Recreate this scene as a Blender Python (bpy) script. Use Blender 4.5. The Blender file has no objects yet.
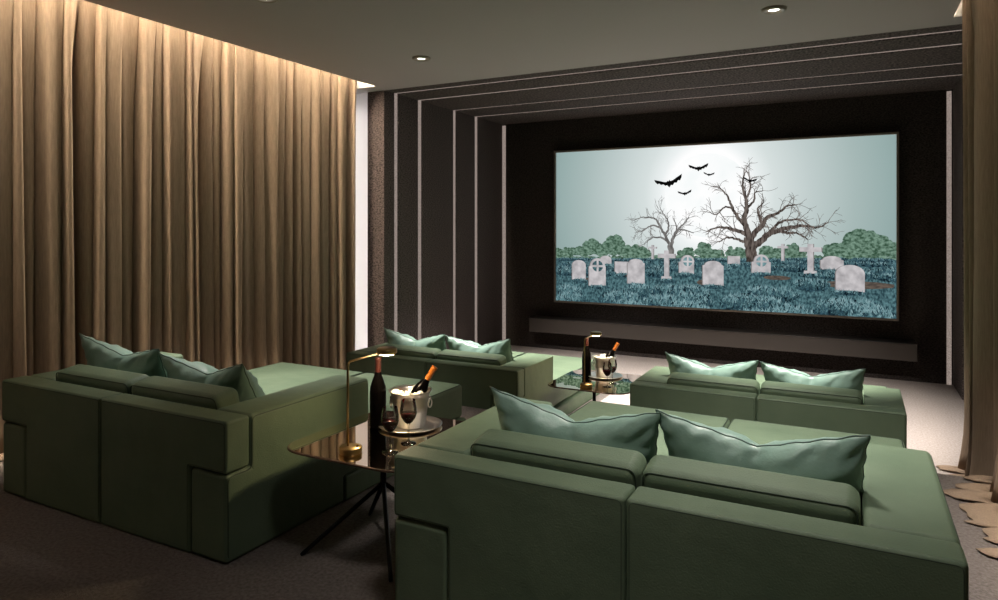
import bpy, bmesh, math, random, json
from mathutils import Vector, Matrix, noise
PI = math.pi
SC = bpy.context.scene
COL = SC.collection
DATA = json.loads('''{"moon": [-0.009, 0.445, 0.599],
 "bushes": [[-2.306, -0.414, 0.105], [-2.148, -0.412, 0.117], [-1.993, -0.374, 0.116], [-1.749, -0.324, 0.166], [-1.87, -0.395, 0.104], [-1.569, -0.39, 0.102], [-1.386, -0.297, 0.203], [-1.218, -0.373, 0.123], [-1.007, -0.369, 0.133], [-1.115, -0.393, 0.089], [-0.877, -0.4, 0.077], [-0.28, -0.379, 0.107], [-0.36, -0.402, 0.076], [-0.055, -0.343, 0.138], [0.134, -0.392, 0.105], [0.032, -0.394, 0.095], [0.36, -0.362, 0.124], [0.459, -0.376, 0.093], [0.798, -0.345, 0.112], [0.939, -0.357, 0.08], [1.125, -0.314, 0.12], [1.217, -0.352, 0.079], [1.597, -0.316, 0.117], [1.684, -0.305, 0.116], [1.954, -0.167, 0.201], [1.857, -0.279, 0.174], [2.109, -0.251, 0.199], [2.233, -0.297, 0.142], [2.005, -0.3, 0.172]],
 "rows": {"horizon": [[-2.337, -0.497], [-1.363, -0.488], [-0.254, -0.464], [0.75, -0.442], [1.663, -0.413], [2.335, -0.417]],
 "bottom": [[-2.337, -1.202], [-1.075, -1.204], [0.26, -1.209], [1.442, -1.209], [2.343, -1.21]]}, "stones": [["round", -1.599, -1.421, -0.584, -0.446], ["slab", 0.285, 0.444, -0.536, -0.414], ["cross", -0.85, -0.733, -0.482, -0.273], ["cross", 0.93, 1.056, -0.469, -0.236], ["round", -2.055, -1.833, -0.828, -0.523], ["slab", -1.363, -1.155, -0.719, -0.53], ["ring", -1.779, -1.51, -0.915, -0.574, -1.64, -0.608, 0.108], ["shoulder", -1.166, -0.905, -0.863, -0.486], ["ring", -0.397, -0.185, -0.682, -0.497, -0.275, -0.507, 0.084], ["cross", -0.711, -0.456, -0.78, -0.351], ["shoulder", -0.061, 0.225, -0.841, -0.488], ["ring", 0.601, 0.845, -0.645, -0.473, 0.726, -0.483, 0.087], ["cross", 1.203, 1.473, -0.641, -0.232], ["shoulder", 1.465, 1.736, -0.579, -0.39], ["round", 1.645, 1.98, -0.851, -0.501]],
 "bats": [[-0.547, 0.636, 0.411, -8], [-0.123, 0.836, 0.281, 0], [0.022, 0.74, 0.154, 8], [-0.317, 0.479, 0.201, -3], [0.572, 0.638, 0.185, 14]],
 "big": [[[[0.606, -0.497], [0.596, -0.374], [0.572, -0.246], [0.557, -0.127]], 0.156, 0.132], [[[0.557, -0.127], [0.518, 0.011], [0.498, 0.13], [0.533, 0.243], [0.523, 0.372], [0.488, 0.491], [0.484, 0.657], [0.518, 0.759]], 0.09, 0.012], [[[0.518, 0.011], [0.41, 0.131], [0.35, 0.245], [0.3, 0.376], [0.235, 0.482], [0.149, 0.563]], 0.054, 0.012], [[[0.557, -0.127], [0.434, -0.066], [0.285, -0.025], [0.134, -0.014], [-0.004, -0.067]], 0.066, 0.012], [[[0.498, -0.221], [0.385, -0.17], [0.26, -0.161], [0.16, -0.224]], 0.042, 0.012], [[[0.572, -0.194], [0.654, -0.065], [0.74, 0.011], [0.798, 0.128], [0.939, 0.188], [1.056, 0.277], [1.171, 0.295]], 0.084, 0.012], [[[0.74, 0.011], [0.702, 0.129], [0.678, 0.241], [0.75, 0.332]], 0.048, 0.012], [[[0.586, -0.297], [0.702, -0.218], [0.807, -0.116], [0.939, -0.055], [1.102, -0.014], [1.262, 0.011], [1.42, -0.014], [1.553, 0.055]], 0.102, 0.012], [[[0.939, -0.055], [1.056, -0.089], [1.171, -0.089], [1.308, -0.173]], 0.048, 0.012], [[[0.807, -0.116], [0.892, -0.014], [1.009, 0.076], [1.217, 0.085], [1.33, 0.011]], 0.048, 0.012], [[[0.533, 0.243], [0.63, 0.37], [0.644, 0.472], [0.75, 0.495]], 0.036, 0.009], [[[0.35, 0.245], [0.235, 0.273], [0.134, 0.169], [0.032, 0.197]], 0.03, 0.009], [[[0.523, 0.372], [0.581, 0.525], [0.567, 0.654], [0.557, 0.783]], 0.03, 0.009]],
 "small": [[[[-0.51, -0.459], [-0.52, -0.34], [-0.537, -0.259]], 0.09, 0.078], [[[-0.537, -0.259], [-0.602, -0.134], [-0.673, -0.015], [-0.739, 0.106], [-0.877, 0.139], [-1.007, 0.124]], 0.048, 0.009], [[[-0.52, -0.285], [-0.477, -0.15], [-0.413, -0.042], [-0.333, 0.039], [-0.254, 0.135]], 0.054, 0.009], [[[-0.602, -0.134], [-0.547, 0.012], [-0.602, 0.148], [-0.673, 0.269]], 0.036, 0.009], [[[-0.673, -0.015], [-0.794, 0.013], [-0.905, -0.042], [-1.046, -0.098]], 0.03, 0.009], [[[-0.413, -0.042], [-0.307, -0.058], [-0.191, -0.095]], 0.03, 0.009], [[[-0.547, -0.232], [-0.656, -0.167], [-0.794, -0.168], [-0.877, -0.235]], 0.036, 0.009], [[[-0.477, -0.15], [-0.44, -0.015], [-0.477, 0.12]], 0.03, 0.009]],
 "folds": [2.7, 2.766, 2.875, 3.054, 3.222, 3.333, 3.391, 3.535, 3.704, 3.825, 3.882, 3.98, 4.132, 4.195, 4.335, 4.458, 4.55, 4.645, 4.754, 4.918, 5.062, 5.282, 5.367, 5.514, 5.605, 5.729, 5.856, 6.089, 6.193, 6.335, 6.426, 6.519]}''')

# ------------------------------------------------------------------ helpers
def lin(r, g, b):
    f = lambda c: (c/255/12.92) if c/255 <= .04045 else ((c/255+.055)/1.055)**2.4
    return (f(r), f(g), f(b), 1)

def tag(o, label=None, cat=None, group=None, kind=None):
    if label: o['label'] = label
    if cat: o['category'] = cat
    if group: o['group'] = group
    if kind: o['kind'] = kind
    return o

def thing(name, loc, label, cat, group=None, rz=0):
    o = bpy.data.objects.new(name, None)
    o.empty_display_size = .1
    COL.objects.link(o); o.location = loc; o.rotation_euler = (0, 0, rz)
    return tag(o, label, cat, group)

def obj(name, bm, mats, parent=None, smooth=True, wn=False, loc=None, rot=None):
    me = bpy.data.meshes.new(name)
    bmesh.ops.recalc_face_normals(bm, faces=bm.faces[:])
    bm.to_mesh(me); bm.free()
    if not isinstance(mats, (list, tuple)): mats = [mats]
    for m in mats: me.materials.append(m)
    if smooth:
        for p in me.polygons: p.use_smooth = True
    o = bpy.data.objects.new(name, me); COL.objects.link(o)
    if parent is not None: o.parent = parent
    if loc: o.location = loc
    if rot: o.rotation_euler = rot
    if wn:
        md = o.modifiers.new('wn', 'WEIGHTED_NORMAL'); md.keep_sharp = False
    return o

def copy_tree(o, parent=None):
    c = o.copy(); COL.objects.link(c)
    if parent is not None: c.parent = parent
    for ch in list(o.children): copy_tree(ch, c)
    return c

def merge(dst, src, mat=0):
    me = bpy.data.meshes.new('tmp'); src.to_mesh(me); src.free()
    n = len(dst.faces)
    dst.from_mesh(me); bpy.data.meshes.remove(me)
    dst.faces.ensure_lookup_table()
    for fc in dst.faces[n:]: fc.material_index = mat
    return dst

def box(x0, x1, y0, y1, z0, z1, r=0, seg=3, bm=None, mat=0):
    b = bmesh.new()
    bmesh.ops.create_cube(b, size=1)
    for v in b.verts:
        v.co = Vector((x0+(v.co.x+.5)*(x1-x0), y0+(v.co.y+.5)*(y1-y0), z0+(v.co.z+.5)*(z1-z0)))
    if r: bmesh.ops.bevel(b, geom=b.edges[:], offset=r, segments=seg, profile=.5, affect='EDGES', clamp_overlap=True)
    return b if bm is None else merge(bm, b, mat)

def prism(poly, axis, a, b_, r=0, seg=4):
    """polygon extruded along an axis: 'x' -> poly in (y,z), 'y' -> (x,z), 'z' -> (x,y)"""
    b = bmesh.new()
    def p3(p, t): return {'x': (t, p[0], p[1]), 'y': (p[0], t, p[1]), 'z': (p[0], p[1], t)}[axis]
    v0 = [b.verts.new(p3(p, a)) for p in poly]; v1 = [b.verts.new(p3(p, b_)) for p in poly]
    b.faces.new(v0); b.faces.new(v1[::-1])
    n = len(poly)
    for i in range(n): b.faces.new((v0[i], v0[(i+1) % n], v1[(i+1) % n], v1[i]))
    bmesh.ops.recalc_face_normals(b, faces=b.faces[:])
    if r: bmesh.ops.bevel(b, geom=b.edges[:], offset=r, segments=seg, profile=.5, affect='EDGES', clamp_overlap=True)
    return b

def tube(pts, rad, seg=8, closed=False, bm=None, mat=0, caps=True):
    pts = [Vector(p) for p in pts]; n = len(pts)
    b = bmesh.new() if bm is None else bm
    rings = []; up = None
    for i, p in enumerate(pts):
        if closed: t = pts[(i+1) % n]-pts[i-1]
        else: t = pts[min(i+1, n-1)]-pts[max(i-1, 0)]
        if t.length < 1e-9: t = Vector((0, 0, 1))
        t.normalize()
        if up is None: up = t.orthogonal().normalized()
        up = up-t*up.dot(t)
        if up.length < 1e-6: up = t.orthogonal()
        up.normalize()
        w = t.cross(up); r = rad[i] if isinstance(rad, (list, tuple)) else rad
        rings.append([b.verts.new(p+(up*math.cos(2*PI*k/seg)+w*math.sin(2*PI*k/seg))*r) for k in range(seg)])
    for i in range(n if closed else n-1):
        A, B = rings[i], rings[(i+1) % n]
        for k in range(seg):
            fc = b.faces.new((A[k], A[(k+1) % seg], B[(k+1) % seg], B[k])); fc.material_index = mat
    if caps and not closed:
        b.faces.new(rings[0][::-1]).material_index = mat; b.faces.new(rings[-1]).material_index = mat
    return b

def lathe(prof, seg=32, bm=None, mat=0, c=(0, 0)):
    b = bmesh.new() if bm is None else bm
    rings = []
    for r, z in prof:
        if r < 1e-6: rings.append([b.verts.new((c[0], c[1], z))])
        else: rings.append([b.verts.new((c[0]+r*math.cos(2*PI*k/seg), c[1]+r*math.sin(2*PI*k/seg), z)) for k in range(seg)])
    for A, B in zip(rings, rings[1:]):
        for k in range(seg):
            q = [A[k % len(A)], A[(k+1) % len(A)], B[(k+1) % len(B)], B[k % len(B)]]
            u = []
            for v in q:
                if v not in u: u.append(v)
            if len(u) > 2: b.faces.new(u).material_index = mat
    return b

def rounded(poly, r, seg=5):
    out = []; n = len(poly)
    for i in range(n):
        p = Vector(poly[i]); a = (Vector(poly[i-1])-p).normalized(); c = (Vector(poly[(i+1) % n])-p).normalized()
        for k in range(seg+1):
            t = k/seg
            out.append(tuple(p+a*r*(1-t)**2+c*r*t**2))
    return out

# ------------------------------------------------------------------ materials
def mat(name, col, rough=.5, metal=0., spec=.5, var=None, nscale=8., nstretch=(1, 1, 1), bump=0., bscale=200., bstretch=(1, 1, 1),
        sheen=0., emit=None, estr=0., bdist=.002, low=0.):
    m = bpy.data.materials.new(name); m.use_nodes = True
    nt = m.node_tree; N = nt.nodes; L = nt.links
    p = N['Principled BSDF']
    p.inputs['Base Color'].default_value = (*col[:3], 1)
    p.inputs['Roughness'].default_value = rough; p.inputs['Metallic'].default_value = metal
    p.inputs['Specular IOR Level'].default_value = spec
    if sheen:
        p.inputs['Sheen Weight'].default_value = sheen; p.inputs['Sheen Roughness'].default_value = .4
        p.inputs['Sheen Tint'].default_value = (*[min(1, c*3) for c in col[:3]], 1)
    tc = N.new('ShaderNodeTexCoord')
    def noi(scale, stretch, detail=4):
        mp = N.new('ShaderNodeMapping'); mp.inputs['Scale'].default_value = stretch
        L.new(tc.outputs['Object'], mp.inputs['Vector'])
        t = N.new('ShaderNodeTexNoise'); t.inputs['Scale'].default_value = scale; t.inputs['Detail'].default_value = detail
        L.new(mp.outputs[0], t.inputs['Vector']); return t
    if var is not None:
        t = noi(nscale, nstretch); r = N.new('ShaderNodeValToRGB')
        r.color_ramp.elements[0].position = .32; r.color_ramp.elements[1].position = .68
        r.color_ramp.elements[0].color = (*col[:3], 1); r.color_ramp.elements[1].color = (*var[:3], 1)
        L.new(t.outputs['Fac'], r.inputs[0]); L.new(r.outputs[0], p.inputs['Base Color'])
    if bump:
        t = noi(bscale, bstretch, 3); b = N.new('ShaderNodeBump')
        b.inputs['Strength'].default_value = bump; b.inputs['Distance'].default_value = bdist
        L.new(t.outputs['Fac'], b.inputs['Height'])
        last = b
        if low:
            t2 = noi(6, (1, 1, 1), 2); b2 = N.new('ShaderNodeBump'); b2.inputs['Strength'].default_value = low
            b2.inputs['Distance'].default_value = .03
            L.new(t2.outputs['Fac'], b2.inputs['Height']); L.new(b.outputs[0], b2.inputs['Normal']); last = b2
        L.new(last.outputs[0], p.inputs['Normal'])
    if emit is not None:
        p.inputs['Emission Color'].default_value = (*emit[:3], 1); p.inputs['Emission Strength'].default_value = estr
    return m

def emis(name, col, strength=1., noise_col=None, nscale=100., nstretch=(1, 1, 1), lo=.35, hi=.65, detail=4):
    m = bpy.data.materials.new(name); m.use_nodes = True
    nt = m.node_tree; N = nt.nodes; L = nt.links
    N.remove(N['Principled BSDF'])
    e = N.new('ShaderNodeEmission'); e.inputs[0].default_value = (*col[:3], 1); e.inputs[1].default_value = strength
    L.new(e.outputs[0], N['Material Output'].inputs[0])
    if noise_col is not None:
        tc = N.new('ShaderNodeTexCoord'); mp = N.new('ShaderNodeMapping'); mp.inputs['Scale'].default_value = nstretch
        L.new(tc.outputs['Object'], mp.inputs['Vector'])
        t = N.new('ShaderNodeTexNoise'); t.inputs['Scale'].default_value = nscale; t.inputs['Detail'].default_value = detail
        L.new(mp.outputs[0], t.inputs['Vector'])
        r = N.new('ShaderNodeValToRGB'); r.color_ramp.elements[0].position = lo; r.color_ramp.elements[1].position = hi
        r.color_ramp.elements[0].color = (*col[:3], 1); r.color_ramp.elements[1].color = (*noise_col[:3], 1)
        L.new(t.outputs['Fac'], r.inputs[0]); L.new(r.outputs[0], e.inputs[0])
    return m

def glassy(name, tint, gloss=(1, 1, 1), base=.04, power=1.0, rough=0.0):
    """thin glass: tinted see-through plus a mirror reflection that grows towards grazing"""
    m = bpy.data.materials.new(name); m.use_nodes = True
    nt = m.node_tree; N = nt.nodes; L = nt.links
    N.remove(N['Principled BSDF'])
    tr = N.new('ShaderNodeBsdfTransparent'); tr.inputs[0].default_value = (*tint[:3], 1)
    gl = N.new('ShaderNodeBsdfGlossy'); gl.inputs['Color'].default_value = (*gloss[:3], 1); gl.inputs['Roughness'].default_value = rough
    fr = N.new('ShaderNodeFresnel'); fr.inputs[0].default_value = 1.5
    mt = N.new('ShaderNodeMath'); mt.operation = 'MULTIPLY_ADD'; mt.use_clamp = True
    mt.inputs[1].default_value = power; mt.inputs[2].default_value = base
    L.new(fr.outputs[0], mt.inputs[0])
    mx = N.new('ShaderNodeMixShader'); L.new(mt.outputs[0], mx.inputs[0]); L.new(tr.outputs[0], mx.inputs[1]); L.new(gl.outputs[0], mx.inputs[2])
    L.new(mx.outputs[0], N['Material Output'].inputs[0])
    return m

M = {}
M['leather'] = mat('green_nubuck', (.097, .142, .088), .60, spec=.35, var=(.130, .179, .113), nscale=3.2, bump=.45, bscale=150, sheen=.25, bdist=.003, low=.2)
M['seam'] = mat('green_seam', (.03, .05, .03), .7)
M['pillow'] = mat('teal_leather', (.20, .315, .262), .42, spec=.5, var=(.228, .35, .288), nscale=4, bump=.25, bscale=60, bdist=.004, low=.25)
M['pillow_seam'] = mat('teal_seam', (.085, .14, .115), .6)
M['plinth'] = mat('black_plinth', (.012, .014, .012), .7)
M['carpet'] = mat('carpet', (.135, .115, .103), .95, spec=.1, var=(.225, .197, .180), nscale=60, bump=.9, bscale=160, bdist=.012)
M['carpet_light'] = mat('pale_carpet', (.33, .285, .26), .95, spec=.1, var=(.47, .415, .38), nscale=60, bump=.9, bscale=160, bdist=.012)
M['wallcloth'] = mat('dark_wall_fabric', (.010, .0075, .007), .85, spec=.2, var=(.170, .134, .128), nscale=42, nstretch=(1, 1, 2.2), bump=.9, bscale=90, bstretch=(1, 1, 3), bdist=.006)
M['backcloth'] = mat('darker_wall_fabric', (.007, .0055, .005), .85, spec=.15, var=(.062, .050, .046), nscale=46, nstretch=(1, 1, 2.2), bump=.9, bscale=90, bstretch=(1, 1, 3), bdist=.006)  # darker version of the panel fabric, for the wall behind the screen
M['darkgap'] = mat('dark_gap', (.012, .011, .011), .9)
M['ceiling'] = mat('grey_ceiling', (.44, .395, .40), .8, spec=.2, bump=.05, bscale=60)
M['white'] = mat('white_paint', (.80, .78, .75), .7, spec=.2, bump=.05, bscale=60)
M['wallpaint'] = mat('dark_wall_paint', (.10, .085, .075), .8, bump=.05, bscale=60)
M['curtain'] = mat('brown_linen', (.225, .165, .118), .85, spec=.15, var=(.28, .208, .148), nscale=90, nstretch=(1, 1, .12), bump=.35, bscale=500, bstretch=(1, 1, .5), sheen=.15)
M['led'] = emis('led_diffuser', lin(196, 180, 170), .66, lin(140, 124, 116), 130, (1, 1, 1), .38, .62)
M['led_hidden'] = emis('cove_led', (1, .85, .64), 380.0)
M['led_soft'] = emis('cove_led_dim', (1, .85, .64), 125.0)
M['led_white'] = emis('white_led', (1, .95, .93), 13.0)
M['frame'] = mat('screen_frame_bronze', (.24, .20, .17), .5, metal=.6, bump=.05, bscale=100)
M['console'] = mat('console_bronze', (.062, .052, .046), .42, metal=.35, bump=.05, bscale=60)
M['brass'] = mat('brushed_brass', (.42, .29, .12), .3, metal=1, bump=.05, bscale=200, bstretch=(1, 1, .1))
M['black_metal'] = mat('black_metal', (.012, .012, .012), .35, metal=.7, bump=.03, bscale=200)
M['silver'] = mat('silver', (.80, .77, .72), .30, metal=1, bump=.04, bscale=40)
M['rim'] = mat('bronze_rim', (.16, .105, .08), .4, metal=.8, bump=.03, bscale=100)
M['tabletop'] = glassy('bronze_glass', (.33, .25, .18), (1.0, .86, .72), .62, 1.6)
M['glass'] = glassy('clear_glass', (.93, .93, .92), (1, 1, 1), .04, 1.3)
M['wine'] = mat('red_wine', (.11, .008, .013), .08, spec=.5, bump=.01, bscale=20)
M['bottle'] = mat('dark_bottle_glass', (.0012, .001, .001), .2, spec=.05, bump=.01, bscale=20)
M['red_foil'] = mat('red_capsule', (.035, .009, .007), .35, metal=.3, bump=.1, bscale=120)
M['orange_foil'] = mat('orange_capsule', (.45, .13, .016), .35, metal=.25, bump=.1, bscale=120)
M['ice'] = mat('ice', (.80, .78, .72), .15, spec=.6, bump=.3, bscale=60)
M['lampglow'] = emis('warm_bulb', (1, .76, .46), 360.0)
M['spotglow'] = emis('downlight_bulb', (1, .97, .92), 12.0)
M['trimring'] = mat('downlight_ring', (.30, .26, .21), .4, metal=.5, bump=.03, bscale=100)

# ------------------------------------------------------------------ room
CZ = 3.30          # ceiling
LOW = -.35         # front row level
STEP = 5.25        # edge of the raised level
b = bmesh.new()
box(-5.75, 1.45, -2.2, STEP, -.5, 0, .012, 2, b)
box(-5.75, 1.45, STEP-.02, 10.3, -.6, LOW, 0, 1, b, 1)
tag(obj('floor', b, [M['carpet'], M['carpet_light']], wn=True), 'two level carpeted floor with a step between the sofa rows', kind='structure')
b = bmesh.new()
box(-5.13, .706, -2.2, 6.60, CZ, CZ+.12, 0, 1, b)
box(-5.75, 1.45, 6.60, 6.85, CZ, CZ+.82, 0, 1, b)
box(-5.75, 1.45, -2.2, 10.3, CZ+.80, CZ+.9, 0, 1, b)
tag(obj('ceiling', b, M['ceiling'], smooth=False), 'plain grey ceiling with curtain coves along both sides', kind='structure')
b = bmesh.new()
for x0, x1 in ((-5.55, -5.13), (.706, 1.25)):
    box(x0, x1, 6.585, 6.599, CZ+.001, CZ+.80, 0, 1, b)
    box(x0, x1, -2.1, 6.58, CZ+.785, CZ+.799, 0, 1, b)
tag(obj('trim_1', b, M['white'], smooth=False), 'white lining inside the curtain coves', kind='structure')
tag(obj('wall_left', box(-5.85, -5.70, -2.2, 10.3, -.6, CZ+.9), M['white'], smooth=False), 'white wall behind the long curtain', kind='structure')
tag(obj('wall_right', box(1.40, 1.55, -2.2, 10.3, -.6, CZ+.9), M['wallpaint'], smooth=False), 'dark wall behind the right curtain', kind='structure')
tag(obj('wall_back', box(-5.85, 1.55, -2.35, -2.2, -.6, CZ+.9), M['wallpaint'], smooth=False), 'dark wall behind the viewer', kind='structure')
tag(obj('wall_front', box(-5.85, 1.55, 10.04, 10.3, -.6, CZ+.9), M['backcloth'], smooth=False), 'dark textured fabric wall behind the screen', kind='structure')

# tunnel of fabric panels, ring by ring, with light slots between them
LX, RX = -5.19, 1.07
rings = [(6.83, 7.045), (7.125, 7.575), (7.665, 8.475), (8.555, 9.112), (9.205, 10.04)]
for i, (a, c) in enumerate(rings):
    b = bmesh.new()
    box(LX-.26, LX, a, c, LOW, CZ-.0005, .006, 2, b)
    box(RX, RX+.26, a, c, LOW, CZ-.0005, .006, 2, b)
    box(LX-.26, RX+.26, a, c, CZ, CZ+.15, .006, 2, b)
    tag(obj('trim_%d' % (i+2), b, M['wallcloth'], wn=True), 'dark textured fabric panel ring round the screen recess', kind='structure')
names = ['outermost U-shaped light line framing the screen recess, nearest the sofas',
         'second U-shaped light line from outside in the fabric screen recess',
         'third U-shaped light line from outside in the fabric screen recess',
         'innermost U-shaped light line of the recess, running over its ceiling nearest the screen']
for i in range(4):
    a = rings[i][1]+.001; c = rings[i+1][0]-.001
    b = bmesh.new()
    box(LX-.24, LX-.012, a, c, LOW+.001, CZ+.02, 0, 1, b)
    box(RX+.012, RX+.24, a, c, LOW+.001, CZ+.02, 0, 1, b)
    box(LX-.012, RX+.012, a, c, CZ+.012, CZ+.05, 0, 1, b)
    tag(obj('light_strip', b, M['led'], smooth=False), names[i], 'light strip', 'light lines in the screen recess')
for x0, x1, nm in ((-5.188, -5.130, 'upright light line at the left end of the screen wall'), (1.005, 1.055, 'upright light line at the right end of the screen wall beside the curtain')):
    tag(obj('light_strip', box(x0, x1, 10.025, 10.045, LOW+.001, CZ-.02), M['led'], smooth=False), nm, 'light strip', 'light lines in the screen recess')
# led lines that hide above the curtains and behind the panel edge
tag(obj('cove_light', box(-5.185, -5.135, -.5, 6.5, CZ+.735, CZ+.76), M['led_hidden'], smooth=False), 'warm light line hidden in the ceiling cove above the long left curtain', 'light strip', 'cove lights')
tag(obj('cove_light', box(.711, .761, -.5, 6.5, CZ+.735, CZ+.76), M['led_soft'], smooth=False), 'warm light line hidden in the ceiling cove above the right curtain', 'light strip', 'cove lights')
tag(obj('wall_light', box(-5.50, -5.47, 7.0, 7.03, LOW+.01, CZ-.1), M['led_white'], smooth=False), 'white light line hidden behind the left panel edge, glowing beside the curtain', 'light strip')

# ------------------------------------------------------------------ downlights
def downlight(x, y, label, watts, aim, cone=100, soft=.06):
    t = thing('downlight', (x, y, CZ), label, 'ceiling light', 'ceiling downlights')
    obj('trim_ring', lathe([(.046, -.003), (.058, -.020), (.078, -.022), (.090, -.016), (.094, 0), (.046, 0), (.046, -.003)], 32), M['trimring'], t)
    obj('lamp', lathe([(0, -.005), (.042, -.005), (.045, -.003), (.045, -.0005), (0, -.0005)], 28), M['spotglow'], t)
    ld = bpy.data.lights.new('downlight_beam', 'SPOT'); ld.energy = watts; ld.color = (1, .93, .87)
    ld.spot_size = math.radians(cone); ld.spot_blend = .9; ld.shadow_soft_size = soft
    lo = bpy.data.objects.new('downlight_beam', ld); COL.objects.link(lo); lo.parent = t
    lo.location = (0, 0, -.03)
    d = Vector(aim)-Vector((x, y, CZ-.03))
    lo.rotation_euler = d.to_track_quat('-Z', 'Y').to_euler()
downlight(-3.86, 5.69, 'round recessed ceiling downlight nearest the long left curtain, in front of the screen recess', 2900, (-3.3, 7.45, LOW), 64)
downlight(-.56, 5.69, 'round recessed ceiling downlight at the top right, near the right curtain', 2900, (-.8, 7.45, LOW), 64)
downlight(-3.86, 3.65, 'round ceiling downlight over the left front sofa, just above the picture', 820, (-3.8, 3.7, 0), 66, .2)
downlight(-.56, 3.65, 'round ceiling downlight over the right front sofa, outside the picture', 860, (-.45, 3.9, 0), 78, .2)
downlight(-3.86, 1.61, 'added round fill downlight behind the left front sofa, outside the picture', 24, (-3.6, 2.7, 0), 60, .2)  # unseen rear lamp, added as weak fill for the left sofa's pillows
downlight(-.56, 1.61, 'added round fill downlight behind the right front sofa, outside the picture', 190, (-.6, 2.7, 0), 84, .25)  # unseen rear lamp, added to fill the right sofa's back and pillows

# ------------------------------------------------------------------ curtains
def curtain(name, folds, xm, sign, ztop, label, rnd, deep):
    """folds: valley positions along Y. sign = +1 when the room lies towards +X."""
    rnd = random.Random(rnd)
    zs = [1-(k/30) for k in range(31)]
    NS = 14
    n = len(folds)-1
    bot = [f+rnd.uniform(-.05, .05) for f in folds]
    bot[0], bot[-1] = folds[0], folds[-1]
    for i in range(1, n+1): bot[i] = max(bot[i], bot[i-1]+.035)
    top = [f+rnd.uniform(-.018, .018) for f in folds]
    front = []; valley = []
    for i in range(n):
        w = folds[i+1]-folds[i]
        front.append(rnd.uniform(-.06, .03) if i not in deep else deep[i])
    for i in range(n+1):
        w = min(folds[min(i+1, n)]-folds[max(i-1, 0)], .4)
        valley.append(-rnd.uniform(.19, .26)-.10*w)
    tilt = [rnd.uniform(-.25, .25) for _ in range(n)]
    head = [rnd.uniform(.14, .30) for _ in range(n+1)]
    wide = [rnd.choice((1., 1., .80, .70)) if folds[i+1]-folds[i] > .07 else 1. for i in range(n)]
    omega = [rnd.uniform(.7, 1.9) for _ in range(n)]
    twist = [rnd.uniform(-.3, .3) for _ in range(n)]
    b = bmesh.new(); rows = []
    def zfloor(y): return .012 if y < STEP else LOW+.012
    def prof(i, t, h):
        ph = max(.0, min(1., t))
        tt = ph**(1+tilt[i]+twist[i]*(1-h)*.6)
        def vd(j, f):
            q = max(0., min(1., ((1-h)-.14)/head[j])); q = q*q*(3-2*q)
            return f-.035-(f-.035-valley[j])*q
        v = vd(i, front[i] if i == 0 else (front[i]+front[i-1])/2)*(1-ph)+vd(i+1, front[i] if i == n-1 else (front[i]+front[i+1])/2)*ph
        d = v+(front[i]-v)*math.sin(PI*min(1., tt/wide[i]))**.42*(1 if h < .84 else .94)
        w = folds[i+1]-folds[i]
        d += min(.02, w*.10)*math.sin((3 if w < .15 else 5)*PI*ph+i*1.7+h*2.2)*math.sin(PI*ph)
        return d
    for h in zs+[-.001]:
        row = []
        for i in range(n):
            for k in range(NS if i < n-1 else NS+1):
                t = k/NS
                g = h**.8 if h > 0 else 0
                y0 = bot[i]+(top[i]-bot[i])*g; y1 = bot[i+1]+(top[i+1]-bot[i+1])*g
                kk = omega[i]*(1 if h < .84 else .6)
                y = y0+(y1-y0)*(t-kk*math.sin(2*PI*t)/(2*PI))
                yy = folds[i]*.5+folds[i+1]*.5
                z = zfloor(yy)+(ztop-zfloor(yy))*max(h, 0)
                x = prof(i, t, max(h, 0))
                if h < .11: x += .05*(1-max(h, 0)/.11)**2*math.sin(PI*t)
                row.append((xm+sign*x, y, z, yy, i, t))
        rows.append(row)
    # the hem trails over the carpet towards the room with a ragged outline
    last = rows[-1]
    flap = {}
    for j in range(3):
        row = []
        for q, (x, y, z, yy, i, t) in enumerate(last):
            if i not in flap: flap[i] = (rnd.uniform(.10, .24), rnd.uniform(-.08, .10))
            ln, sh = flap[i]
            jag = .05*noise.noise(Vector((y*23, i*3.1, 0)))+.03*noise.noise(Vector((y*60, 5, 0)))
            e = (ln+jag)*(.75+.25*math.sin(PI*t)**.4)*(j+1)/3
            row.append((x+sign*e, y+sh*(j+1)/3*.6, z+.012*math.sin(PI*(j+1)/3.0)+.006*noise.noise(Vector((y*9, j, i))), yy, i, t))
        rows.append(row)
    vs = [[b.verts.new(r[:3]) for r in row] for row in rows]
    for A, B in zip(vs, vs[1:]):
        for k in range(len(A)-1): b.faces.new((A[k], A[k+1], B[k+1], B[k]))
    o = obj(name, b, M['curtain'])
    md = o.modifiers.new('thick', 'SOLIDIFY'); md.thickness = .006; md.offset = 0
    tag(o, label, 'curtain')
    return o
r0 = random.Random(4)
fl = []; y = .2
while y < 2.5:
    fl.append(y); y += r0.uniform(.09, .24)
curtain('curtain', fl+DATA['folds'], -5.33, 1, CZ+.72, 'long brown linen curtain in deep folds along the whole left wall', 3, {})
fr = []; y = .2
while y < 4.35:
    fr.append(y); y += r0.uniform(.12, .26)
fr += [4.45, 4.72, 4.95, 5.12, 5.27, 5.42, 6.10, 6.24, 6.36, 6.47, 6.55]
curtain('curtain', fr, .775, -1, CZ+.72, 'brown linen curtain at the right edge, its hem trailing on the carpet', 11, {len(fr)-6: .03, len(fr)-7: -.03})

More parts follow.
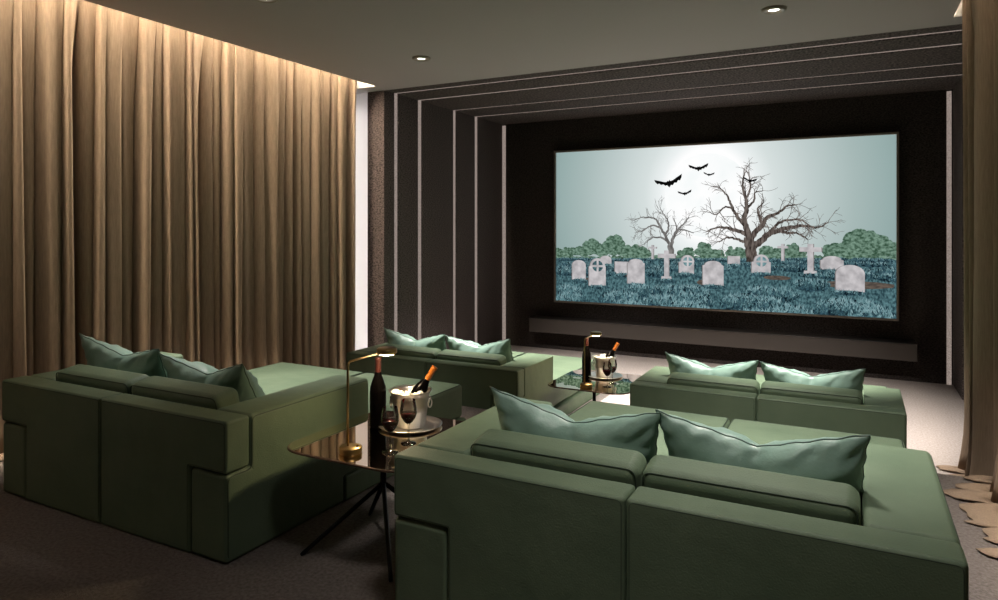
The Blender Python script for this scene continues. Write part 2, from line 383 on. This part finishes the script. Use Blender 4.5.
# ------------------------------------------------------------------ sofas
W2 = .968; AI = .712
def loop3(poly, f): return [f(p) for p in poly]
def make_sofa(label, loc, up=1.07, lo=.845, gap=.006):
    t = thing('sofa', loc, label, 'sofa', 'green leather sofas')
    for s in (-1, 1):
        P = [(.002, .002), (AI-.001, .002), (AI-.001, .43), (W2, .43), (W2, .68), (.002, .68)]
        P = [(s*x, z) for x, z in P]
        if s < 0: P = P[::-1]
        bp = obj('back_panel', prism(P, 'y', 0, .145, .016), M['leather'], t, wn=True)
        cx = (P[0][0]+P[1][0])/2
        I = [(.014, .03), (AI-.016, .03), (AI-.016, .442), (W2-.012, .442), (W2-.012, .668), (.014, .668)]
        I = rounded([(s*x, z) for x, z in I], .02)
        obj('seam', tube([(x, .0025, z) for x, z in I], .0028, 6, True), M['seam'], bp)
        A = [(.003, .002), (lo, .002), (lo, .145), (up, .165), (up, .68), (.148, .68), (.148, .426), (.003, .426)]
        x0, x1 = (AI+.001, W2) if s > 0 else (-W2, -AI-.001)
        ar = obj('armrest', prism(A, 'x', x0, x1, .024, 5), M['leather'], t, wn=True)
        I = rounded([(.016, .02), (lo-.013, .02), (lo-.013, .158), (up-.013, .178), (up-.013, .667), (.161, .667), (.161, .413), (.016, .413)], .03)
        xs = s*(W2-.0035)
        obj('seam', tube([(xs, y, z) for y, z in I], .0028, 6, True), M['seam'], ar)
        # long seat, its front half reaching past the arm
        S = [(.003, .15), (AI-.006, .15), (AI-.006, 1.06), (W2-.035, 1.06), (W2-.035, 2.23), (.003, 2.23)]
        xi = AI-.006; xo = W2-.03
        Q = [(s*.004, .15), (s*xi, .15), (s*xi, up+gap), (s*xo, up+gap), (s*xo, 2.24), (s*.004, 2.24)]
        if s < 0: Q = Q[::-1]
        st = obj('seat_cushion', prism(Q, 'z', .15, .40, .03, 5), M['leather'], t, wn=True)
        I = rounded([(s*.014, 1.1), (s*.014, 2.228), (s*(xo-.012), 2.228), (s*(xo-.012), 1.1)], .03)
        obj('seam', tube([(x, y, .3955) for x, y in I], .0028, 6, True), M['seam'], st)
        Bs = [(s*.004, .15), (s*xi, .15), (s*xi, lo+gap), (s*W2, lo+gap), (s*W2, 2.24), (s*.004, 2.24)]
        if s < 0: Bs = Bs[::-1]
        obj('seat_base', prism(Bs, 'z', .002, .148, .016, 4), M['leather'], t, wn=True)
        # low bolster that stands in the seat against the back
        c = box(-.352, .352, -.085, .085, -.17, .17, .045, 5)
        for v in c.verts:
            u, w = v.co.x/.352, v.co.z/.17
            v.co.y += .014*math.copysign(1, v.co.y)*(1-u*u)*(1-w*w)
            v.co.z += .010*(1-u*u)*(1 if v.co.z > 0 else 0)
        bc = obj('back_cushion', c, M['leather'], t, wn=True, loc=(s*.356, .262, .574), rot=(math.radians(9), 0, 0))
        I = rounded([(-.343, -.16), (.343, -.16), (.343, .16), (-.343, .16)], .035)
        obj('seam', tube([(x, -.0745-.012*max(0, (1-(x/.352)**2)*(1-(z/.17)**2)), z) for x, z in I], .0028, 6, True), M['seam'], bc)
    obj('plinth', box(-W2+.05, W2-.05, .05, 2.18, 0, .045, .005, 1), M['plinth'], t)
    return t
OX, OY, OXF = (-3.593, -.691), (2.24, 5.38), (-3.60, -.655)
sofa = make_sofa('green leather double sofa at the front left, beside the long curtain, seen from behind', (OX[0], OY[0], 0))
c = copy_tree(sofa); c.location = (OX[1], OY[0], 0); c['label'] = 'green leather double sofa nearest the viewer at the lower right'
far = make_sofa('green leather double sofa on the lower level at the left, behind the near ice bucket', (OXF[0], OY[1], LOW), .80, .80, .03)
c = copy_tree(far); c.location = (OXF[1], OY[1], LOW); c['label'] = 'green leather double sofa on the lower level, near the right end of the screen'

# ------------------------------------------------------------------ pillows
def make_pillow(seed, chop):
    rnd = random.Random(seed)
    A, B, T = .372, .258, .145
    NU, NV = 40, 32
    b = bmesh.new()
    ox = rnd.uniform(0, 50)
    def pt(u, v, side):
        x = A*u*(1-.085*(1-v*v)); y = B*v*(1-.09*(1-u*u))
        y += .012*abs(u)**5*(1 if v > 0 else 0)*v**4
        k = max(0., (v+1)/2)
        # the top is pressed in with one chop of the hand
        y -= chop*k**1.8*max(0., 1-abs(u-.02))**1.5
        e = max(0., (1-u*u)*(1-v*v))
        th = T*e**.50*(.75+.25*(1-v)/2+.10)
        th *= 1-.42*math.exp(-((u-.02)/.10)**2)*k**2
        if e > 0:
            wr = noise.noise(Vector((u*3.2+ox, v*2.6, side*7)))*.020+noise.noise(Vector((u*9+ox, v*5, side*3+9)))*.008
            rim = min(1., (1-max(abs(u), abs(v)))*9)
            th += wr*min(1, e*5)
            th += .010*math.sin(u*26+3*math.sin(v*4)+ox)*math.exp(-((1-abs(v))/.16)**2)*rim
            th += .008*math.sin(v*24+3*math.sin(u*4)+ox)*math.exp(-((1-abs(u))/.14)**2)*rim
        y += .003*math.sin(u*24+ox)*(abs(v) > .98); x += .003*math.sin(v*22+ox)*(abs(u) > .98)
        return Vector((x, side*max(th, .0), y))
    rim = {}
    grid = {}
    for s in (-1, 1):
        for i in range(NU+1):
            for j in range(NV+1):
                u = math.sin((i/NU*2-1)*PI/2*.94)/math.sin(PI/2*.94); v = math.sin((j/NV*2-1)*PI/2*.94)/math.sin(PI/2*.94)
                edge = i in (0, NU) or j in (0, NV)
                if edge and (i, j) in rim: grid[s, i, j] = rim[i, j]; continue
                p = pt(u, v, s); vv = b.verts.new(p); grid[s, i, j] = vv
                if edge: rim[i, j] = vv
        for i in range(NU):
            for j in range(NV):
                q = [grid[s, i, j], grid[s, i+1, j], grid[s, i+1, j+1], grid[s, i, j+1]]
                try: b.faces.new(q)
                except ValueError: pass
    path = [(i, 0) for i in range(NU)]+[(NU, j) for j in range(NV)]+[(i, NV) for i in range(NU, 0, -1)]+[(0, j) for j in range(NV, 0, -1)]
    co = [rim[p].co.copy() for p in path]
    bot = min(v.co.z for v in b.verts)
    return b, co
def place_pillow(name, bmco, loc, rot, label):
    b, co = bmco
    o = obj(name, b, M['pillow'], loc=loc, rot=rot)
    obj('piping', tube(co, .003, 6, True), M['pillow_seam'], o)
    return tag(o, label, 'pillow', 'teal throw pillows')
lean = math.radians(21)
PL = (.365, .497, .633)     # centre in sofa space
p1 = place_pillow('throw_pillow', make_pillow(1, .085), (OX[1]-PL[0], OY[0]+PL[1], PL[2]), (lean, math.radians(1.5), math.radians(2)), 'teal leather pillow with a pressed-in top, left one on the nearest sofa')
p2 = place_pillow('throw_pillow', make_pillow(5, .075), (OX[1]+PL[0]+.01, OY[0]+PL[1]+.01, PL[2]), (lean, math.radians(-1.5), math.radians(-3)), 'teal leather pillow on the nearest sofa, right one, touching the right armrest')
def rep(src, sx, row, side, label, dr=(0, 0, 0), dl=(0, 0, 0)):
    o = copy_tree(src)
    o.location = ((OXF if row else OX)[sx]+side*PL[0]+dl[0], OY[row]+PL[1]+dl[1], PL[2]+(LOW if row else 0)+dl[2])
    o.rotation_euler = (lean+dr[0], dr[1], dr[2]); o['label'] = label
rep(p2, 0, 0, -1, 'teal leather pillow on the front left sofa, the one nearest the long curtain', (.05, math.radians(3), math.radians(2)), (-.085, -.01, .02))
rep(p1, 0, 0, 1, 'teal leather pillow on the front left sofa, the one beside its right armrest', (.14, math.radians(-1), math.radians(-3)), (-.05, .01, -.01))
rep(p1, 0, 1, -1, 'teal leather pillow on the lower left sofa, the one nearest the curtain', (0, math.radians(1), math.radians(2)), (-.06, 0, 0))
rep(p2, 0, 1, 1, 'teal leather pillow on the lower left sofa, the one beside its right armrest', (.06, math.radians(-2), math.radians(-2)), (-.02, 0, 0))
rep(p1, 1, 1, -1, 'teal leather pillow at the left of the lower right sofa, in front of the screen', (0, 0, math.radians(1)), (-.04, 0, 0))
rep(p2, 1, 1, 1, 'teal leather pillow on the lower right sofa, the one beside its right armrest', (.02, math.radians(-2), math.radians(-3)), (0, 0, 0))

# ------------------------------------------------------------------ tables and what stands on them
ZT = .545
def make_table(loc, label):
    t = thing('side_table', loc, label, 'side table', 'glass side tables')
    R = rounded([(-.375, -.40), (.375, -.40), (.375, .40), (-.375, .40)], .16, 10)
    tp = obj('table_top', prism(R, 'z', ZT-.012, ZT, 0), M['tabletop'], t, smooth=False)
    obj('rim', tube([(x*1.004, y*1.004, ZT-.0065) for x, y in R], .0055, 8, True), M['rim'], tp)
    px = -.045
    obj('post', lathe([(0, .26), (.014, .26), (.016, .29), (.016, .50), (.030, .515), (.09, ZT-.014), (.09, ZT-.0125), (0, ZT-.0125)], 20, c=(px, 0)), M['black_metal'], t)
    for fx, fy in ((-.27, -.30), (-.27, .23), (.27, -.30), (.27, .23)):
        obj('leg', tube([(px, 0, .305), (px+fx*.97, fy*.97, .012), (px+fx, fy, .004)], [.012, .011, .009], 10), M['black_metal'], t)
    return t
TX, TY = -2.075, 2.785
tb = make_table((TX, TY, 0), 'bronze glass side table with splayed black legs between the two front sofas')
def make_lamp(loc, label):
    t = thing('table_lamp', loc, label, 'lamp', 'brass table lamps')
    obj('base', lathe([(0, 0), (.052, 0), (.054, .003), (.054, .026), (.051, .029), (0, .029)], 40), M['brass'], t)
    obj('switch', lathe([(0, .029), (.006, .029), (.006, .038), (0, .040)], 12, c=(.030, .015)), M['brass'], t)
    obj('stem', tube([(-.016, 0, .028), (-.016, 0, .40), (-.016, .005, .416), (-.016, .018, .422), (-.016, .27, .424)], .0058, 10), M['brass'], t)
    h = obj('lamp_head', lathe([(0, .412), (.046, .412), (.052, .416), (.052, .436), (.046, .441), (0, .441)], 40, c=(-.016, .30)), M['brass'], t)
    obj('bulb', lathe([(0, .4085), (.036, .4085), (.037, .4118), (0, .4118)], 28, c=(-.016, .30)), M['lampglow'], h)
    return t
lamp = make_lamp((-2.092, 2.497, ZT), 'slim brass reading lamp on the front side table')
def make_bottle(loc, label):
    t = thing('wine_bottle', loc, label, 'wine bottle', 'standing wine bottles')
    pr = [(0, .006), (.030, 0), (.041, .004), (.043, .012), (.043, .185), (.040, .215), (.030, .245), (.019, .275), (.0155, .295), (.0152, .352), (.0165, .353), (.0165, .362), (0, .362)]
    obj('body', lathe(pr, 32), M['bottle'], t)
    obj('capsule', lathe([(.0163, .290), (.0166, .30), (.0163, .352), (.0178, .353), (.0178, .364), (.015, .367), (0, .367)], 28), M['red_foil'], t)
    return t
bottle = make_bottle((-2.232, 2.885, ZT), 'dark wine bottle with a red capsule, standing on the front side table')
def make_tray(loc, label):
    o = obj('serving_tray', lathe([(0, .004), (.118, .004), (.124, .006), (.150, .014), (.163, .016), (.168, .014), (.166, .010), (.150, .008), (.120, 0), (0, 0)], 56), M['silver'], loc=loc)
    return tag(o, label, 'tray', 'silver trays')
tray = make_tray((-2.088, 2.976, ZT), 'round silver tray under the ice bucket on the front side table')
def make_bucket(loc, label):
    t = thing('ice_bucket', loc, label, 'ice bucket', 'silver ice buckets')
    obj('bowl', lathe([(0, 0), (.074, 0), (.078, .004), (.098, .150), (.103, .176), (.113, .184), (.115, .188), (.112, .190), (.101, .180), (.095, .15), (.075, .010), (0, .010)], 48), M['silver'], t)
    for s in (-1, 1):
        b = bmesh.new()
        for k in range(3): bmesh.ops.create_uvsphere(b, u_segments=10, v_segments=8, radius=.008, matrix=Matrix.Translation((s*(.103-.004*k), 0, .150-.012*k)))
        tube([(s*(.104+.007*math.sin(a)), .018*math.sin(a), .118+.022*math.cos(a)) for a in [2*PI*k/20 for k in range(20)]], .0035, 6, True, b)
        obj('handle', b, M['silver'], t, rot=(0, 0, math.radians(27)))
    return t
bucket = make_bucket((-2.088, 2.976, ZT+.004), 'silver ice bucket filled with ice on the front side table')
rn = random.Random(8)
b = bmesh.new()
for k in range(46):
    a = rn.uniform(0, 2*PI); r = .085*math.sqrt(rn.random())
    mtx = Matrix.Translation((r*math.cos(a), r*math.sin(a), .160+rn.uniform(-.01, .016)))@Matrix.Rotation(rn.uniform(0, 3), 4, Vector((rn.random(), rn.random(), rn.random()+.1)).normalized())
    c = bmesh.new(); bmesh.ops.create_cube(c, size=.030, matrix=mtx); bmesh.ops.bevel(c, geom=c.edges[:], offset=.005, segments=2, affect='EDGES')
    merge(b, c)
lathe([(0, .148), (.088, .148), (.088, .135), (0, .135)], 24, b)
ice = obj('ice', b, M['ice'], loc=(-2.088, 2.976, ZT+.004))
tag(ice, 'ice cubes heaped in the silver bucket on the front side table', 'ice', 'bucket ice', 'stuff')
def make_chilled(loc, label):
    t = thing('chilled_bottle', loc, label, 'wine bottle', 'chilled bottles')
    t.rotation_euler = (math.radians(-4), math.radians(33), math.radians(27))
    obj('body', lathe([(0, 0), (.034, 0), (.037, .006), (.037, .12), (.033, .150), (.022, .178), (.0155, .196), (.0145, .26), (.0155, .262), (.0155, .268), (0, .268)], 28), M['bottle'], t)
    obj('capsule', lathe([(.0158, .186), (.0162, .196), (.0156, .255), (.0172, .257), (.0172, .270), (.015, .273), (0, .273)], 24), M['orange_foil'], t)
    return t
chill = make_chilled((-2.098, 2.956, ZT+.085), 'bottle with an orange capsule leaning in the nearer ice bucket')
def make_glass(loc, label):
    t = thing('wine_glass', loc, label, 'wine glass', 'glasses of red wine')
    pr = [(.038, .0015), (.036, .004), (.012, .008), (.0048, .016), (.0040, .04), (.0040, .085), (.007, .094), (.022, .106), (.036, .128), (.0415, .150), (.0405, .172), (.036, .198), (.0335, .212)]
    obj('bowl', lathe(pr, 36), M['glass'], t)
    obj('foot', lathe([(0, 0), (.038, 0), (.038, .0014), (0, .006)], 32), M['glass'], t)
    obj('wine', lathe([(0, .0965), (.008, .0965), (.0212, .1075), (.0350, .1288), (.0402, .149), (0, .149)], 32), M['wine'], t)
    return t
g1 = make_glass((-1.929, 2.585, ZT), 'glass of red wine at the front of the front side table, nearest the viewer')
g2 = make_glass((-1.931, 2.735, ZT), 'glass of red wine on the front side table, the one next to the ice bucket')
dv = Vector((0, 3.15, LOW))
for o, lb in ((tb, 'bronze glass side table between the two lower sofas'),
              (lamp, 'slim brass reading lamp on the far side table'),
              (bottle, 'dark wine bottle with a red capsule, standing on the far side table behind its lamp'),
              (tray, 'round silver tray under the ice bucket on the far side table'),
              (bucket, 'silver ice bucket filled with ice on the far side table'),
              (ice, 'ice cubes heaped in the silver bucket on the far side table'),
              (chill, 'bottle with an orange capsule leaning in the ice bucket nearer the screen'),
              (g1, 'left glass of red wine on the far side table, in front of its bucket'),
              (g2, 'glass of red wine on the far side table, the right one')):
    c = copy_tree(o); c.location = o.location+dv; c['label'] = lb

# ------------------------------------------------------------------ console below the screen
t = thing('media_console', (-1.6, 9.865, -.05), 'long low bronze console mounted on the wall below the screen', 'console')
x0, x1 = -4.56+1.6, .675+1.6
obj('body', box(x0, x1, -.13, .16, 0, .205, .006, 2), M['console'], t, wn=True)
obj('top', box(x0-.004, x1+.004, -.138, .16, .205, .217, .003, 1), M['console'], t, wn=True)

# ------------------------------------------------------------------ the screen and its picture
XC, ZC, YS = -1.868, 1.607, 9.955
t = thing('projection_screen', (XC, YS, ZC), 'large wide screen showing a moonlit graveyard with bare trees and bats', 'screen')
HW, HH = 2.36, 1.197
FB = .028
b = bmesh.new()
box(-HW, HW, -.012, .075, HH-FB, HH, .003, 1, b); box(-HW, HW, -.012, .075, -HH, -HH+FB, .003, 1, b)
box(-HW, -HW+FB, -.012, .075, -HH+FB, HH-FB, .003, 1, b); box(HW-FB, HW, -.012, .075, -HH+FB, HH-FB, .003, 1, b)
box(-HW+.01, HW-.01, .03, .075, -HH+.01, HH-.01, 0, 1, b)
obj('frame', b, M['frame'], t, wn=True)
PW, PH = HW-FB, HH-FB
def pm_sky():
    m = bpy.data.materials.new('picture_sky'); m.use_nodes = True
    N = m.node_tree.nodes; L = m.node_tree.links; N.remove(N['Principled BSDF'])
    tc = N.new('ShaderNodeTexCoord'); v = N.new('ShaderNodeVectorMath'); v.operation = 'DISTANCE'
    mp = N.new('ShaderNodeMapping'); mp.inputs['Scale'].default_value = (1, 0, .85)
    L.new(tc.outputs['Object'], mp.inputs['Vector']); L.new(mp.outputs[0], v.inputs[0]); v.inputs[1].default_value = (0, 0, .40)
    r = N.new('ShaderNodeValToRGB'); d = N.new('ShaderNodeMath'); d.operation = 'DIVIDE'; d.inputs[1].default_value = 2.5
    L.new(v.outputs['Value'], d.inputs[0]); L.new(d.outputs[0], r.inputs[0])
    E = r.color_ramp.elements
    E[0].position = .22; E[0].color = lin(255, 255, 255); E[1].position = 1; E[1].color = lin(140, 162, 160)
    for p, c in ((.27, (236, 241, 241)), (.36, (214, 223, 222)), (.55, (190, 203, 202)), (.75, (166, 184, 182)), (.9, (150, 172, 170))):
        e = E.new(p); e.color = lin(*c)
    em = N.new('ShaderNodeEmission'); L.new(r.outputs[0], em.inputs[0]); L.new(em.outputs[0], N['Material Output'].inputs[0])
    return m
PM = [pm_sky(), emis('picture_moon', lin(255, 255, 255), 1, lin(246, 250, 250), 3, (1, 1, 1)),
      emis('picture_far_bush', lin(52, 80, 62), 1, lin(124, 154, 136), 26, (1, 1, 1.3), .36, .66),
      emis('picture_shrubs', lin(34, 58, 66), 1, lin(94, 132, 138), 34, (1, 1, .7), .36, .68, 8),
      emis('picture_dark_shrubs', lin(12, 26, 34), 1, lin(58, 90, 102), 26, (1, 1, .65), .38, .68, 8),
      emis('picture_stone', lin(204, 200, 202), 1, lin(146, 143, 146), 9, (1, 1, 1), .36, .80, 6),
      emis('picture_stone_side', lin(120, 116, 116), 1, lin(150, 146, 146), 14),
      emis('picture_bark', lin(50, 42, 38), 1, lin(122, 112, 106), 18, (2.5, 1, .6), .35, .68),
      emis('picture_far_bark', lin(92, 90, 88), 1, lin(134, 132, 130), 18, (2.5, 1, .6)),
      emis('picture_bat', lin(10, 10, 10)),
      emis('picture_soil', lin(104, 92, 82), 1, lin(70, 64, 60), 20, (1, 1, 3)),
      emis('picture_shrub_tips', lin(88, 124, 130), 1, lin(138, 170, 175), 30, (1, 1, .7), .35, .7)]
pb = bmesh.new()
lay = [0]
def layer(): lay[0] += 1
def pface(poly, m, d=0.):
    """one flat printed shape; each picture element lies a hair in front of the one before"""
    y = .028-lay[0]*.0001-d*.00009
    poly = [(max(-PW, min(PW, x)), max(-PH, min(PH, z))) for x, z in poly]
    try:
        fc = pb.faces.new([pb.verts.new((x, y, z)) for x, z in poly]); fc.material_index = m
    except ValueError: pass
def circ(cx, cz, rx, rz, n=48, jag=0, rnd=None):
    return [(cx+rx*math.cos(2*PI*k/n)*(1+(rnd.uniform(-jag, jag) if rnd else 0)), cz+rz*math.sin(2*PI*k/n)*(1+(rnd.uniform(-jag, jag) if rnd else 0))) for k in range(n)]
rp = random.Random(21)
pface([(-PW, -PH), (PW, -PH), (PW, PH), (-PW, PH)], 0)
mx, mz, mr = DATA['moon']
layer(); pface(circ(mx, mz, mr, mr, 72), 1)
def stroke(path, w0, w1, m):
    n = len(path); Lf = []; Rt = []
    for i, p in enumerate(path):
        a = path[max(i-1, 0)]; c = path[min(i+1, n-1)]
        dx, dz = c[0]-a[0], c[1]-a[1]; l = math.hypot(dx, dz) or 1
        w = (w0+(w1-w0)*i/(n-1))/2
        Lf.append((p[0]-dz/l*w, p[1]+dx/l*w)); Rt.append((p[0]+dz/l*w, p[1]-dx/l*w))
    for i in range(n-1): pface([Lf[i], Lf[i+1], Rt[i+1], Rt[i]], m, rp.random())
def smooth_path(pts, sub=6, wob=.007):
    out = []
    n = len(pts)
    for i in range(n-1):
        p0, p1, p2, p3 = pts[max(i-1, 0)], pts[i], pts[i+1], pts[min(i+2, n-1)]
        for k in range(sub):
            t = k/sub
            q = []
            for d in (0, 1):
                q.append(.5*((2*p1[d])+(-p0[d]+p2[d])*t+(2*p0[d]-5*p1[d]+4*p2[d]-p3[d])*t*t+(-p0[d]+3*p1[d]-3*p2[d]+p3[d])*t**3))
            if i or k: q = [q[0]+rp.uniform(-wob, wob), q[1]+rp.uniform(-wob, wob)]
            out.append(tuple(q))
    out.append(tuple(pts[-1])); return out
def twig(x, z, ang, ln, w, m, depth):
    pts = [(x, z)]; a = ang; curl = rp.uniform(-.16, .16)
    n = 7
    for k in range(n):
        a += curl+rp.uniform(-.14, .14); x += math.cos(a)*ln/n; z += math.sin(a)*ln/n; pts.append((x, z))
    stroke(pts, w, max(.0035, w*.3), m)
    if depth:
        for k in range(2, n):
            if rp.random() < .6:
                s = rp.choice((-1, 1))
                twig(pts[k][0], pts[k][1], a+s*rp.uniform(.35, .9), ln*rp.uniform(.35, .6), max(.0035, w*.5), m, depth-1)
def tree(branches, m, scale, lo):
    layer()
    for j, (pts, w0, w1) in enumerate(branches):
        path = smooth_path(pts)
        stroke(path, w0, w1, m)
        if j == 0: continue
        n = len(path)
        for i in range(4, n):
            f = i/(n-1)
            if rp.random() < .28+.35*f:
                a = math.atan2(path[i][1]-path[i-1][1], path[i][0]-path[i-1][0])
                s = rp.choice((-1, 1))
                twig(path[i][0], path[i][1], a+s*rp.uniform(.25, .9), scale*rp.uniform(.5, 1.1), lo*rp.uniform(.7, 1.2)*(1.4-.8*f), m, 1)
for x, z, r in sorted(DATA['bushes'], key=lambda q: q[2]):
    layer(); pface(circ(x, z-.02, r*.95, r*.5, 24, .05, rp), 2)
    for k in range(26):
        a = rp.uniform(0, 2*PI); q = r*.62*math.sqrt(rp.random())
        s = r*rp.uniform(.22, .42)
        zz = z+q*math.sin(a)*.9
        pface(circ(x+q*math.cos(a)*1.15, max(zz, z-.3*r), s*1.1, s, 11, .14, rp), 2, rp.random())
tree(DATA['small'], 8, .17, .009)
def interp(tab):
    def f(x):
        for (a, za), (c, zc) in zip(tab, tab[1:]):
            if x <= c: return za+(zc-za)*(x-a)/(c-a)
        return tab[-1][1]
    return f
hz = interp([tuple(p) for p in DATA['rows']['horizon']])
n = 90
layer(); pface([(-PW, -PH)]+[(-PW+2*PW*k/n, hz(-PW+2*PW*k/n)+rp.uniform(-.012, .018)) for k in range(n+1)]+[(PW, -PH)], 3)
n = 160
layer(); pface([(-PW, hz(-PW)-.03)]+[(-PW+2*PW*k/n, hz(-PW+2*PW*k/n)+.035+rp.uniform(-.02, .03)) for k in range(n+1)]+[(PW, hz(PW)-.03)], 2)
n = 90
layer(); pface([(-PW, -PH)]+[(-PW+2*PW*k/n, hz(-PW+2*PW*k/n)+rp.uniform(-.015, .012)) for k in range(n+1)]+[(PW, -PH)], 3)
S = DATA['stones']
SB = sorted(S, key=lambda q: -q[3])
def mound(x, z, rx, rz, dens=1., tuft=.05):
    """a bushy clump: a dark heap, then many fine tufts lit from above"""
    layer(); pface(circ(x, z, rx, rz, 40, .06, rp), 4)
    for k in range(int(300*dens)):
        a = rp.uniform(0, 2*PI); q = math.sqrt(rp.random())
        tx = x+rx*q*math.cos(a); tz = z+rz*q*math.sin(a)
        h = tuft*rp.uniform(.4, 1.0); an = PI/2+rp.uniform(-.9, .9); w = tuft*.10*(1+rp.random())
        up = (tz-z)/rz
        r = rp.random()*.6+.60*up+.12
        m = 11 if r > .66 else (3 if r > .20 else 4)
        pface([(tx-w, tz-h*.4), (tx+math.cos(an)*h, tz+math.sin(an)*h), (tx+w, tz-h*.4)], m, .2+.8*rp.random())
def stone(s):
    layer()
    k, x0, x1, z0, z1 = s[:5]; w = x1-x0; cx = (x0+x1)/2; h = z1-z0
    sd = .012
    if k == 'cross':
        vw = w*.26; az = z0+h*.74; ah = h*.15 if h > .3 else h*.13
        P = [(cx-vw/2, z0), (cx+vw/2, z0), (cx+vw/2, az), (x1, az), (x1, az+ah), (cx+vw/2, az+ah), (cx+vw/2, z1), (cx-vw/2, z1), (cx-vw/2, az+ah), (x0, az+ah), (x0, az), (cx-vw/2, az)]
        pface([(x+sd, z) for x, z in P], 6); pface(P, 5, .3)
        if h > .3: pface([(cx-w*.32, z0-.01), (cx+w*.32, z0-.01), (cx+w*.28, z0+.05), (cx-w*.28, z0+.05)], 5, .4)
        return
    if k == 'slab': P = [(x0, z0), (x1, z0), (x1, z1), (x0, z1)]
    elif k == 'round':
        P = [(x0, z0), (x1, z0)]+[(cx+w/2*math.cos(a), z1-w*.34+w*.34*math.sin(a)) for a in [PI*q/20 for q in range(21)]]
    elif k == 'shoulder':
        sh = min(w*.32, h*.4)
        P = [(x0, z0), (x1, z0), (x1, z1-sh*.75)]+[(cx+w*.40*math.cos(a), z1-sh*.62+sh*.62*math.sin(a)) for a in [PI*q/18 for q in range(19)]]+[(x0, z1-sh*.75)]
    else:
        rx, rz, rr = s[5:]
        P = [(x0, z0), (x1, z0), (x1, rz-rr*.1)]+[(rx+rr*1.12*math.cos(a), rz+rr*1.12*math.sin(a)) for a in [PI*q/18 for q in range(19)]]+[(x0, rz-rr*.1)]
    pface([(x-sd, z) for x, z in P], 6); pface(P, 5, .3)
    if k == 'ring':
        pface(circ(rx, rz, rr*.80, rr*.80, 28), 11 if rx > -1.5 else 3, .5)
        t2 = rr*.15
        pface([(rx-t2, rz-rr), (rx+t2, rz-rr), (rx+t2, rz+rr), (rx-t2, rz+rr)], 5, .7)
        pface([(rx-rr, rz-t2), (rx+rr, rz-t2), (rx+rr, rz+t2), (rx-rr, rz+t2)], 5, .8)
# everything on the ground, drawn from far to near: stones by their feet, clumps by their feet
EL = [(s[3]+.02, 's', s) for s in S]
EL.append((-.47, 't', None))
for x0, x1, z, h in ((1.45, 2.33, -.76, .05), (.75, 1.10, -.70, .03), (-2.0, -1.5, -.82, .03), (-.15, .22, -.80, .05), (-1.2, -.95, -.74, .03)):
    EL.append((z+h, 'p', (x0, x1, z, h)))
zt = hz(0)
rows = [(.055, 20, .17, .030, .4, .028), (.12, 17, .19, .045, .5, .034), (.21, 14, .21, .06, .6, .04), (.33, 11, .25, .085, .9, .046),
        (.47, 9, .28, .12, 1.1, .055), (.62, 8, .32, .15, 1.4, .062), (.78, 7, .36, .16, 1.5, .07)]
for dz, cnt, rx, rz, dens, tf in rows:
    for k in range(cnt):
        x = -PW+2*PW*(k+rp.random())/cnt; z = hz(x)-dz-rp.uniform(0, .05)
        w = rx*rp.uniform(.75, 1.2); h = rz*rp.uniform(.75, 1.15)
        ok = True
        for s in S:
            # a clump may hide the foot of a stone behind it, not the stone
            if s[1]-w*.8 < x < s[2]+w*.8 and z-h < s[3]+.02 and z+h+tf > s[3]+.22*(s[4]-s[3]): ok = False
        for e in EL:
            if e[1] == 'p' and e[2][0] < x < e[2][1] and abs(z-e[2][2]) < h+.02: ok = False
        if ok: EL.append((z-h, 'm', (x, z, w, h, dens, tf)))
for k in range(26): mound(-PW+2*PW*(k+rp.random())/26, hz(-PW+2*PW*(k+.5)/26)-.02, .12, .026, .25, .03)
for key, kind, a in sorted(EL, key=lambda e: -e[0]):
    if kind == 's':
        stone(a)
        if a[0] != 'cross' or a[4]-a[3] > .3:
            wd = a[2]-a[1]
            mound((a[1]+a[2])/2+rp.uniform(-.1, .1)*wd, a[3]-.015, wd*.62, .030, .22, .045)
    elif kind == 'm': mound(*a)
    elif kind == 't': tree(DATA['big'], 7, .21, .012)
    else:
        layer(); pface(circ((a[0]+a[1])/2, a[2], (a[1]-a[0])/2, a[3], 30, .05, rp), 10)
layer()
bat = [(0, .10), (.04, .18), (.07, .10), (.16, .13), (.30, .25), (.42, .34), (.50, .40), (.47, .20), (.40, .04), (.34, .08), (.28, -.05), (.20, -.03), (.13, -.16), (.07, -.13), (0, -.26)]
bat = bat+[(-x, z*.8) for x, z in bat[-2:0:-1]]
for x, z, w, a in DATA['bats']:
    ca, sa = math.cos(math.radians(-a)), math.sin(math.radians(-a))
    pface([(x+w*(p*ca-q*.62*sa), z+w*(p*sa+q*.62*ca)) for p, q in bat], 9)
obj('picture', pb, PM, t, smooth=False)

# ------------------------------------------------------------------ camera, world, view
cd = bpy.data.cameras.new('camera'); cam = bpy.data.objects.new('camera', cd); COL.objects.link(cam)
cam.location = (0, 0, 1.6); cam.rotation_euler = (PI/2, 0, math.atan2(.46389, .88590))
cd.sensor_width = 36; cd.lens = 680/998*36; cd.shift_y = -73/998; cd.clip_start = .05; cd.clip_end = 100
SC.camera = cam
w = bpy.data.worlds.new('world'); SC.world = w; w.use_nodes = True
w.node_tree.nodes['Background'].inputs[0].default_value = (.5, .5, .5, 1); w.node_tree.nodes['Background'].inputs[1].default_value = .02
vs = SC.view_settings
vs.view_transform = 'Standard'; vs.look = 'None'; vs.exposure = 0; vs.gamma = 1; vs.use_curve_mapping = False
cy = SC.cycles
cy.use_denoising = True; cy.max_bounces = 8; cy.diffuse_bounces = 4; cy.glossy_bounces = 5; cy.transparent_max_bounces = 12
cy.sample_clamp_indirect = 4; cy.caustics_reflective = False; cy.caustics_refractive = False
